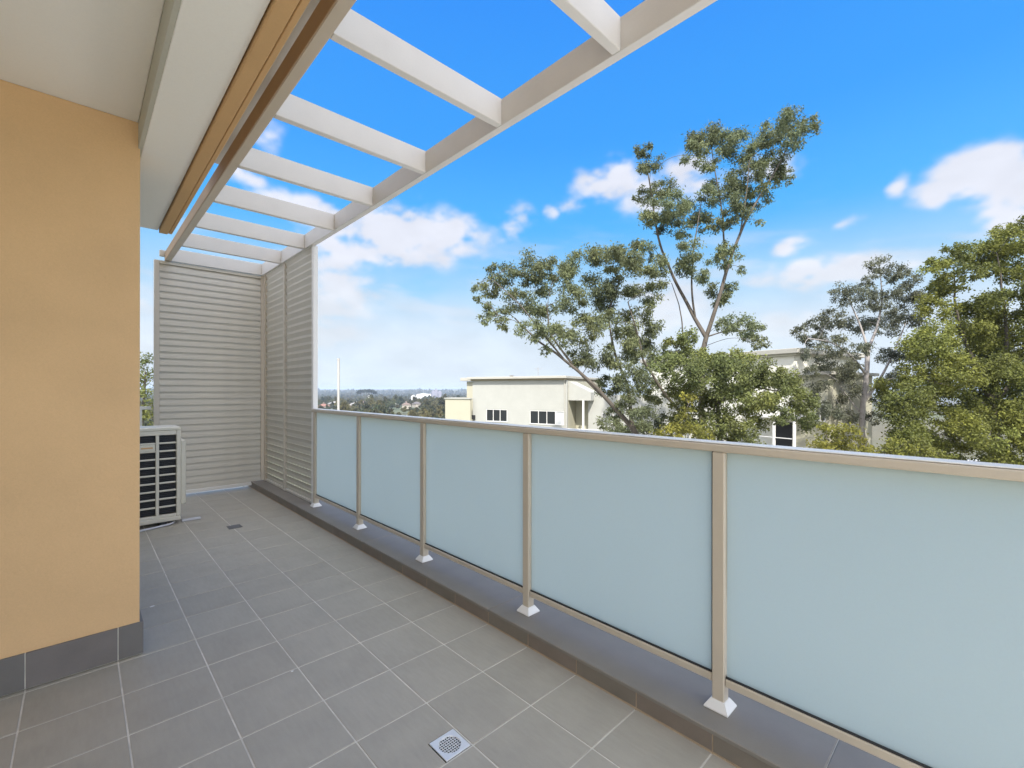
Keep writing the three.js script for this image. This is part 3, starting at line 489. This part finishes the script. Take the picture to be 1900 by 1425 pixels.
shrub('bright yellow green shrub right of the leaning gum tree, just over the rail', 1265, 21, 21, [[1262, 790, 24], [1290, 800, 24], [1240, 800, 22], [1275, 765, 16], [1310, 815, 20], [1255, 825, 22], [1285, 740, 10], [1225, 810, 14], [1268, 735, 9]], { c0: [0.13, 0.14, 0.028], c1: [0.225, 0.205, 0.03] });
shrub('yellow green shrub at the foot of the grey gum, left of its trunk', 1550, 22, 22, [[1540, 815, 26], [1570, 800, 22], [1585, 825, 24], [1520, 825, 22], [1555, 835, 24], [1610, 835, 20], [1530, 795, 14]], { c0: [0.14, 0.15, 0.03], c1: [0.23, 0.215, 0.035] });
shrub('mid green shrub right of the grey gum trunk, below the big tree', 1680, 22, 23, [[1670, 830, 22], [1700, 825, 22], [1645, 838, 18], [1720, 842, 22], [1690, 848, 20], [1750, 846, 18]], { c0: [0.12, 0.135, 0.03], c1: [0.19, 0.19, 0.035] });
shrub('dark green shrub under the leaning gum, before the white block', 1150, 28, 24, [[1185, 800, 24], [1215, 795, 22], [1165, 805, 18], [1230, 780, 18], [1200, 815, 22]], { c0: [0.07, 0.085, 0.04], c1: [0.11, 0.115, 0.045] });
tree('garden_tree', 'leafy green tree seen in the gap between the tan wall and the louvred screen', null, 26, { ...BUSHY, seed: 25, deep: 1.2, foot: [262], leaves: 520, limbs: [{ root: 1, r0: 0.16, r1: 0.05, p: [[262, 820], [266, 740], [270, 690]] }], clumps: [[262, 676, 16], [284, 668, 20], [270, 700, 18], [292, 705, 22], [256, 720, 18], [276, 732, 18], [262, 755, 20], [284, 765, 22], [240, 700, 24], [240, 750, 24], [268, 785, 22]] });

// ---------------------------------------------------------------- neighbouring buildings
const BM = {
  bright: std({ map: rep(mottled([0.74, 0.72, 0.63], 0.05, 4, 0.02, 110), 3), roughness: 0.85 }),
  white: std({ map: rep(mottled([0.385, 0.385, 0.35], 0.08, 4, 0.03, 111), 3), roughness: 0.85 }),
  cream: std({ map: rep(mottled([0.42, 0.40, 0.305], 0.06, 4, 0.02, 112), 3), roughness: 0.85 }),
  roof: std({ map: rep(mottled([0.40, 0.385, 0.335], 0.06, 4, 0.02, 113), 3), roughness: 0.7 }),
  tan: std({ map: rep(mottled([0.33, 0.28, 0.20], 0.06, 4, 0.02, 114), 3), roughness: 0.85 }),
  grey: std({ map: rep(mottled([0.30, 0.29, 0.27], 0.06, 4, 0.02, 115), 3), roughness: 0.85 }),
  frame: std({ color: rgb(0.72, 0.71, 0.68), roughness: 0.5 }),
  pane: new THREE.MeshPhysicalMaterial({ color: rgb(0.025, 0.028, 0.03), roughness: 0.12, specularIntensity: 0.6 }),
  curtain: std({ color: rgb(0.52, 0.53, 0.52), roughness: 0.8 }),
  dark: std({ color: rgb(0.02, 0.02, 0.022), roughness: 0.7 }),
};
function framed(name, label, pxA, dA, pxB, dB) { // group whose x runs along the facade and whose z faces the balcony
  const A = at(pxA, 723, dA), B = at(pxB, 723, dB), ux = B.x - A.x, uz = B.z - A.z, turn = Math.atan2(-uz, ux);
  const g = thing(name, label, 'building', [A.x, 0, A.z], turn);
  const u = new THREE.Vector3(ux, 0, uz).normalize(), n = new THREE.Vector3(-u.z, 0, u.x);
  const loc = (px, py, z = 0) => { const d = at(px, py, 1).sub(EYE), o = A.clone().addScaledVector(n, z).sub(EYE), t = (o.x * n.x + o.z * n.z) / (d.x * n.x + d.z * n.z), p = EYE.clone().addScaledVector(d, t); const v = p.clone().sub(A); return [v.x * u.x + v.z * u.z, p.y]; };
  return { g, loc, len: Math.hypot(ux, uz) };
}
function windowAt(f, x0, y0, x1, y1, z, panes, pale) {
  const w = 0.045, fr = [box(x0, y0, z - 0.08, x1, y0 + w, z + 0.02, 0.004), box(x0, y1 - w, z - 0.08, x1, y1, z + 0.02, 0.004)], n = panes;
  for (let k = 0; k <= n; k++) { const x = lerp(x0, x1 - w, k / n); fr.push(box(x, y0 + w, z - 0.08, x + w, y1 - w, z + 0.02, 0.004)); }
  const win = part('window', merged(fr), BM.frame, f.g);
  for (let k = 0; k < n; k++) part('pane', box(lerp(x0, x1 - w, k / n) + w, y0 + w, z - 0.05, lerp(x0, x1 - w, (k + 1) / n), y1 - w, z - 0.03, 0), pale && pale.includes(k) ? BM.curtain : BM.pane, win);
  part('sill', box(x0 - 0.06, y0 - 0.06, z - 0.02, x1 + 0.06, y0 - 0.001, z + 0.06, 0.004), BM.white, win);
}
{
  const f = framed('apartment_block', 'low white apartment block with thin flat roof and dark windows left of the gum trees', 877, 41, 1052, 36.5), L = f.loc, W = f.len;
  const top = L(960, 706)[1], g = f.g;
  const holes = [];
  // front wall with real window openings
  const win = [[[902, 759], [941, 783], 3], [[983, 761.5], [1047, 789], 4]];
  const openings = win.map(([a, b, n]) => { const p = L(a[0], a[1]), q = L(b[0], b[1]); return [p[0], q[1], q[0], p[1], n]; });
  const xs = [0, openings[0][0], openings[0][2], openings[1][0], openings[1][2], W];
  const wall = []; for (const k of [0, 2, 4]) wall.push(box(xs[k], -9, -0.25, xs[k + 1], top, 0, 0));
  for (const o of openings) { wall.push(box(o[0], -9, -0.25, o[2], o[1], 0, 0)); wall.push(box(o[0], o[3], -0.25, o[2], top, 0, 0)); }
  part('wall', merged(wall), BM.white, g);
  part('wall', merged([box(0.002, -9, -9, W - 0.002, top - 0.01, -2.2, 0.01), box(-0.001, -9, -2.2, 0.2, top - 0.01, -0.252, 0), box(W - 0.2, -9, -2.2, W - 0.001, top - 0.01, -0.252, 0)]), BM.cream, g);
  openings.forEach((o, k) => windowAt(f, o[0] + 0.005, o[1] + 0.005, o[2] - 0.005, o[3] - 0.005, -0.03, o[4], k ? [3] : null));
  part('roof', box(-0.35, top + 0.14, -9.4, W + 0.1, top + 0.34, 0.42, 0.02), BM.roof, g);
  part('eave', box(-0.15, top + 0.001, -9.2, W - 0.1, top + 0.139, 0.12, 0.01), BM.tan, g);
  // rainwater goods and a vent on the roof
  part('downpipe', merged([box(W - 0.22, -9, 0.004, W - 0.14, top - 0.001, 0.08, 0.01)]), BM.roof, g);
  part('roof_vent', merged([box(2.2, top + 0.341, -3.2, 2.45, top + 0.52, -2.95, 0.02), box(2.12, top + 0.521, -3.28, 2.53, top + 0.56, -2.87, 0.01)]), BM.grey, g);
  part('aerial', merged([box(4.6, top + 0.341, -4.02, 4.63, top + 1.35, -3.99, 0), box(4.2, top + 1.2, -4.015, 5.05, top + 1.22, -3.995, 0), box(4.3, top + 1.05, -4.015, 4.95, top + 1.07, -3.995, 0)]), BM.grey, g);
  // taller strip behind the left corner with its own little roof
  { const p = L(866, 712, -2.5), q = L(890, 712, -2.5); part('wall', box(p[0], -9, -6, q[0], L(870, 708, -2.5)[1], -2.5, 0.01), BM.cream, g); part('roof', box(p[0] - 0.5, L(870, 707, -2.5)[1], -6.3, q[0] + 0.3, L(870, 701, -2.5)[1], -2.1, 0.02), BM.roof, g); }
  // low wing with parapet
  { const p = L(826, 738, 0.6), q = L(868, 738, 0.6); part('wing_wall', merged([box(p[0], -9, 0.35, q[0] + 0.25, p[1] - 0.1, 0.6, 0.01), box(p[0], -9, -5, p[0] + 0.25, p[1] - 0.1, 0.349, 0.01)]), BM.cream, g); part('parapet_cap', merged([box(p[0] - 0.05, p[1] - 0.099, 0.3, q[0] + 0.3, p[1], 0.68, 0.01), box(p[0] - 0.05, p[1] - 0.099, -5, p[0] + 0.3, p[1], 0.299, 0.01)]), BM.white, g);
    const d = L(880, 755, -0.9), e = L(890, 780, -0.9); part('door', box(d[0], -9, -0.95, e[0], d[1], -0.9, 0.01), BM.curtain, g); part('air_vent', box(L(871, 771, 0.2)[0], L(871, 778, 0.2)[1], 0, L(880, 771, 0.2)[0], L(871, 770, 0.2)[1], 0.2, 0.02), BM.dark, g); }
  // recessed terrace at the right with a sloping roof over it
  { const z = -2.0, a = L(1050, 745, z), b = L(1098, 745, z), c = L(1140, 745, z); part('terrace_wall', box(W + 0.001, -9, z - 0.3, b[0], 1.2, z, 0.01), BM.cream, g); part('terrace_wall', box(b[0] + 0.001, -9, z - 0.3, b[0] + 7.5, 0.9, z + 0.9, 0.01), BM.white, g);
    const sl = new THREE.Shape(); const s0 = L(1050, 706)[1], s1 = L(1094, 728)[1], x1 = L(1094, 728)[0]; sl.moveTo(W - 0.1, s0); sl.lineTo(x1, s1); sl.lineTo(x1, s1 - 0.65); sl.lineTo(W - 0.1, s1 - 0.65); sl.closePath(); const sg = new THREE.ExtrudeGeometry(sl, { depth: 1.7, bevelEnabled: false }); sg.translate(0, 0, -2.0); part('gable', sg, BM.white, g);
    part('terrace_post', box(L(1079, 750)[0], -9, -0.3, L(1082, 750)[0], s1 - 0.66, -0.16, 0.01), BM.frame, g);
    part('terrace_rail', box(W + 0.1, L(1100, 797)[1] - 0.03, 0.1, L(1137, 797)[0], L(1100, 797)[1] + 0.03, 0.16, 0.005), BM.frame, g);
    part('terrace_post', box(L(1136, 765)[0], -9, 0.05, L(1139, 765)[0], L(1137, 764)[1], 0.19, 0.01), BM.frame, g);
    const w0 = L(1117, 766, z + 0.9), w1 = L(1134, 791, z + 0.9); windowAt(f, w0[0], w1[1], w1[0], w0[1], z + 0.93, 1); }
}
{
  const f = framed('apartment_block', 'long cream apartment block with deep flat roof mostly hidden behind the trees', 1215, 44, 1482, 32.5), L = f.loc, W = f.len, g = f.g;
  const top = L(1440, 662)[1], low = L(1440, 692)[1];
  part('wall', box(-0.5, -9, -9, W - 0.3, top, 0, 0.01), BM.bright, g);
  part('roof', box(-1.6, top + 0.16, -9.6, W + 0.15, top + 0.52, 0.40, 0.03), BM.roof, g);
  part('eave', box(-1.4, top + 0.001, -9.4, W - 0.05, top + 0.159, 0.25, 0.01), BM.cream, g);
  // right wing: lower roof, tan wall, grey bay
  const x1 = L(1535, 700)[0], x2 = L(1565, 745)[0];
  part('roof', box(W - 0.29, low - 0.22, -7, x1 + 0.25, low, 0.35, 0.02), BM.roof, g);
  part('wing_wall', box(W - 0.295, -9, -6.5, x1, low - 0.221, -0.1, 0.01), BM.cream, g);
  { const a = L(1512, 750, -0.09), b = L(1532, 782, -0.09); windowAt(f, a[0], b[1], b[0], a[1], -0.07, 2); }
  // timber framed balcony below the bushy tree
  const a = L(1430, 775, 1.4), b = L(1474, 830, 1.4); const c = L(1436, 0, 1.4)[0];
  for (const px of [1398, 1433, 1471]) part('balcony_post', box(L(px, 780, 1.4)[0], -9, 1.25, L(px + 4, 780, 1.4)[0], a[1] - 0.001, 1.4, 0.008), BM.frame, g);
  part('balcony_beam', box(L(1390, 775, 1.4)[0], a[1], 0.001, L(1480, 775, 1.4)[0], a[1] + 0.18, 1.5, 0.01), BM.frame, g);
  part('balcony_rail', box(L(1396, 812, 1.4)[0], L(1440, 812, 1.4)[1] - 0.03, 1.3, L(1473, 812, 1.4)[0], L(1440, 812, 1.4)[1] + 0.03, 1.36, 0.005), BM.frame, g);
  part('doorway', box(L(1438, 790, 0.02)[0], -9, 0.001, L(1470, 790, 0.02)[0], L(1438, 782, 0.02)[1], 0.03, 0.004), BM.dark, g);
}
// pole beside the building
{
  const b = at(628, 765, 14), t = at(628, 668, 14), r = 0.037, y0 = landY(b.x, b.z);
  const g = new THREE.CylinderGeometry(r, r, t.y - y0, 14).translate(0, (t.y - y0) / 2, 0), pm = std({ color: rgb(0.42, 0.41, 0.38), roughness: 0.6 });
  const pole = thing('vent_pole', 'thin cream pole standing up beyond the rail near the louvred screen', 'pole', [b.x, y0, b.z]);
  part('shaft', g, pm, pole); part('cap', new THREE.CylinderGeometry(r * 1.15, r * 1.15, 0.05, 14).translate(0, t.y - y0 + 0.02, 0), pm, pole);
}
// low rail returning across the gap by the screen
{
  const fz = -4.30, a = thing('gap_railing', 'short white railing closing the gap between the tan wall and louvred screen', 'railing', [0, 0, fz]);
  part('handrail', box(0.40, 1.055, -0.05, 0.79, 1.09, 0.0, 0.004), M.whiteCap, a);
  part('post', box(0.665, 0.0, -0.045, 0.705, 1.054, -0.005, 0.003), M.whiteCap, a);
  part('glass_panel', box(0.40, 0.09, -0.03, 0.66, 1.054, -0.02, 0.001), M.glass, a);
}
// parked car glimpsed under the big tree
{
  const p = at(1818, 853, 50), y = landY(p.x, p.z) + 0.06, car = thing('parked_car', 'white parked car glimpsed through leaves under the big tree at right', 'car', [p.x, y, p.z], -YAW + 0.25);
  const side = (pts, w, z0) => { const s = new THREE.Shape(); pts.forEach((q, i) => (i ? s.lineTo(...q) : s.moveTo(...q))); s.closePath(); const g = new THREE.ExtrudeGeometry(s, { depth: w, bevelEnabled: true, bevelSize: 0.04, bevelThickness: 0.05, bevelSegments: 2 }); g.translate(0, 0, z0); return g; };
  part('body', side([[-2.15, 0.35], [2.1, 0.35], [2.15, 0.7], [1.9, 0.86], [0.95, 0.95], [-2.0, 0.98], [-2.18, 0.7]], 1.6, -0.8), std({ color: rgb(0.78, 0.78, 0.80), roughness: 0.3 }), car);
  part('cabin', side([[-1.75, 0.99], [0.9, 0.97], [0.25, 1.42], [-1.25, 1.45]], 1.3, -0.65), BM.pane, car);
  part('roof', side([[-1.25, 1.455], [0.2, 1.43], [0.1, 1.50], [-1.15, 1.52]], 1.24, -0.62), std({ color: rgb(0.78, 0.78, 0.80), roughness: 0.3 }), car);
  for (const x of [-1.35, 1.35]) for (const s of [-1, 1]) { const w = part('wheel', new THREE.CylinderGeometry(0.32, 0.32, 0.2, 20).rotateX(Math.PI / 2).translate(x, 0.32, s * 0.76), BM.dark, car); part('rim', new THREE.CylinderGeometry(0.2, 0.2, 0.22, 14).rotateX(Math.PI / 2).translate(x, 0.32, s * 0.765), M.chrome, w); }
}

// ---------------------------------------------------------------- the valley
const SPOTS = (() => { const r = rng(405), out = []; for (let k = 0; k < 26; k++) out.push([596 + (k * 7.3 + 5 * r()) % 232, 0, 470 * Math.pow(2.9, ((k * 0.381966) % 1))]); return out; })();
//: canopy, houses, towers on the skyline
{
  const r = rng(301), L = new Leaves(), o = { c0: [1, 1, 1], c1: [1, 1, 1], len: 0.24, wid: 0.34, hang: 0.1, tufts: 10, tuft: 0.32, flat: 0.85 };
  for (const [x, y, z, q] of [[0, 0.6, 0, 0.55], [0.45, 0.45, 0.1, 0.4], [-0.4, 0.5, -0.15, 0.42], [0.05, 0.4, 0.45, 0.4], [-0.1, 0.42, -0.42, 0.4], [0.1, 0.95, 0.05, 0.35]]) clump(L, new THREE.Vector3(x, y, z), q, 150, o, r);
  const geo = L.build(), N = 9000, im = new THREE.InstancedMesh(geo, leafMat, N), m4 = new THREE.Matrix4(), q = new THREE.Quaternion(), e = new THREE.Euler(), col = new THREE.Color();
  let n = 0, guard = 0;
  while (n < N && guard++ < 60000) {
    const u = r(), d = 235 * Math.pow(4200 / 235, Math.pow(u, 0.8)), a = -0.25 + r() * 0.95;
    const x = EYE.x + d * Math.sin(a), z = EYE.z - d * Math.cos(a);
    if (fbm(x / 130, z / 130, 3, 311) < 0.40 && d > 300) continue;
    const s = (2.8 + 3.4 * r() * r()) * (1 + d / 2200), tp = 936 + FOCAL * Math.tan(a - YAW);
    if (SPOTS.some(([px, , D]) => d < D + 9 && d > D - 230 && Math.abs(px - tp) < 1 + 5600 / d) && r() < 0.93) continue;
    e.set(0, r() * 6.28, 0); q.setFromEuler(e); m4.compose(new THREE.Vector3(x, landY(x, z) + s * 0.35, z), q, new THREE.Vector3(s, s * (0.8 + 0.7 * r()), s)); im.setMatrixAt(n, m4);
    const w = r(), v = 0.7 + 0.6 * r(); col.setRGB(lerp(0.070, 0.150, w) * v, lerp(0.090, 0.130, w) * v, lerp(0.050, 0.055, w) * v); im.setColorAt(n, col); n++;
  }
  im.count = n; im.name = 'far_wood'; tag(im, 'tree canopy covering the valley beyond the rail, seen as one mass', 'woodland', null, 'stuff'); scene.add(im);
}
{
  const r = rng(401), roofs = [[0.22, 0.115, 0.085], [0.17, 0.125, 0.10], [0.30, 0.19, 0.16], [0.30, 0.29, 0.28], [0.13, 0.115, 0.11]], names = ['terracotta', 'brown', 'pink', 'pale grey', 'dark brown'];
  const rm = roofs.map((c) => std({ color: rgb(...c), roughness: 0.8, side: THREE.DoubleSide })), wm = [std({ color: rgb(0.36, 0.32, 0.27), roughness: 0.9 }), std({ color: rgb(0.42, 0.40, 0.37), roughness: 0.9 }), std({ color: rgb(0.25, 0.17, 0.13), roughness: 0.9 })];
  const protos = {};
  SPOTS.forEach(([px, py, D], i) => {
    const k = i % 5, p = at(px, 760, D), w = 5 + 2 * r(), d = 3.8 + r(), h = 3.4 + 1.6 * r();
    const hs = thing('suburban_house', `small ${names[k]} roofed house among the valley trees beyond the rail`, 'house', [p.x, landY(p.x, p.z) + 0.6, p.z], r() * 3, `${names[k]} roofed houses in the valley`);
    part('wall', box(-w, -6, -d, w, h, d, 0.02), wm[i % 3], hs);
    const a = w + 0.6, b = d + 0.6, t = h + 2.6, q = w - d, V = [[-a, h, -b], [a, h, -b], [a, h, b], [-a, h, b], [-q, t, 0], [q, t, 0]], F = [[0, 4, 5], [0, 5, 1], [1, 5, 2], [2, 5, 4], [2, 4, 3], [3, 4, 0]], P = []; for (const f of F) for (const v of f) P.push(...V[v]);
    const g = new THREE.BufferGeometry(); g.setAttribute('position', new THREE.Float32BufferAttribute(P, 3)); g.computeVertexNormals(); part('roof', g, rm[k], hs);
    const wins = []; for (let c = -1; c <= 1; c++) wins.push(box(c * w * 0.55 - 0.9, h * 0.35, d + 0.01, c * w * 0.55 + 0.9, h * 0.72, d + 0.05, 0)); part('window', merged(wins), BM.pane, hs);
  });
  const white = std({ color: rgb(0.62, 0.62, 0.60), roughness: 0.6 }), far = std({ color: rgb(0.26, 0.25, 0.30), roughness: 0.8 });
  const shed = (px, py, D, w, h, dp, label) => { const p = at(px, py, D), s = thing('warehouse', label, 'warehouse', [p.x, p.y, p.z], -azOf(px)); part('wall', box(-w / 2, -14, -dp / 2, w / 2, 0, dp / 2, 0.1), white, s); const sh = new THREE.Shape(); sh.moveTo(-w / 2 - 0.5, 0.01); sh.lineTo(w / 2 + 0.5, 0.01); sh.lineTo(0, h); sh.closePath(); const g = new THREE.ExtrudeGeometry(sh, { depth: dp + 1, bevelEnabled: false }); g.translate(0, 0, -dp / 2 - 0.5); part('roof', g, white, s); };
  shed(686, 735, 900, 8, 2.2, 14, 'bright white shed roof just under the dark trees on the skyline');
  shed(767, 735.5, 900, 9, 3, 14, 'bright white shed roof right of middle on the far valley side');
  shed(786, 731.5, 1400, 44, 3, 30, 'long low white warehouse left of the hazy tower blocks');
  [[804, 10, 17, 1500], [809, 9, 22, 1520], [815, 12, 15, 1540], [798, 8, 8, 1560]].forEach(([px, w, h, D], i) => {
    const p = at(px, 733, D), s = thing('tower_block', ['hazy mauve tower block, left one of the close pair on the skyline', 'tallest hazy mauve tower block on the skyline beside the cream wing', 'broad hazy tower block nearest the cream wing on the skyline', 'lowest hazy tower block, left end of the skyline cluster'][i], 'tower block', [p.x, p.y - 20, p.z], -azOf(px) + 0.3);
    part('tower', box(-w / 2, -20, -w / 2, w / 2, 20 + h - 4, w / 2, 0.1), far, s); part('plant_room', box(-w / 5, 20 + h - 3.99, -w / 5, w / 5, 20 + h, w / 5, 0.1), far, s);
  });
  // dark stand of trees breaking the skyline
  const L = new Leaves(), rr = rng(55); const c0 = at(680, 728, 1300); for (let k = 0; k < 16; k++) { const v = at(664 + k * 2.2, 728 - 4 * Math.sin(k / 15 * Math.PI) * 0.7, 1300 + (rr() - 0.5) * 20).sub(c0); clump(L, v, 5.2, 90, { c0: [0.030, 0.045, 0.030], c1: [0.05, 0.06, 0.035], len: 3.2, wid: 0.4, hang: 0, tufts: 9, tuft: 0.4, flat: 0.7 }, rr); }
  const st = thing('tree_stand', 'dark flat topped stand of trees on the skyline left of middle', 'trees', [c0.x, c0.y, c0.z]); const cr = part('crown', L.build(), leafMat, st); cr.userData.kind = 'stuff';
  const tr = []; for (let k = 0; k < 5; k++) tr.push(new THREE.CylinderGeometry(0.5, 0.8, 16, 6).toNonIndexed().translate(-16 + k * 8, -7, 0)); part('trunk', merged(tr), barkMats.gum, st);
}
scene.fog = new THREE.FogExp2(new THREE.Color().setRGB(0.62, 0.74, 0.90), 0.00016);
renderer.render(scene, camera);
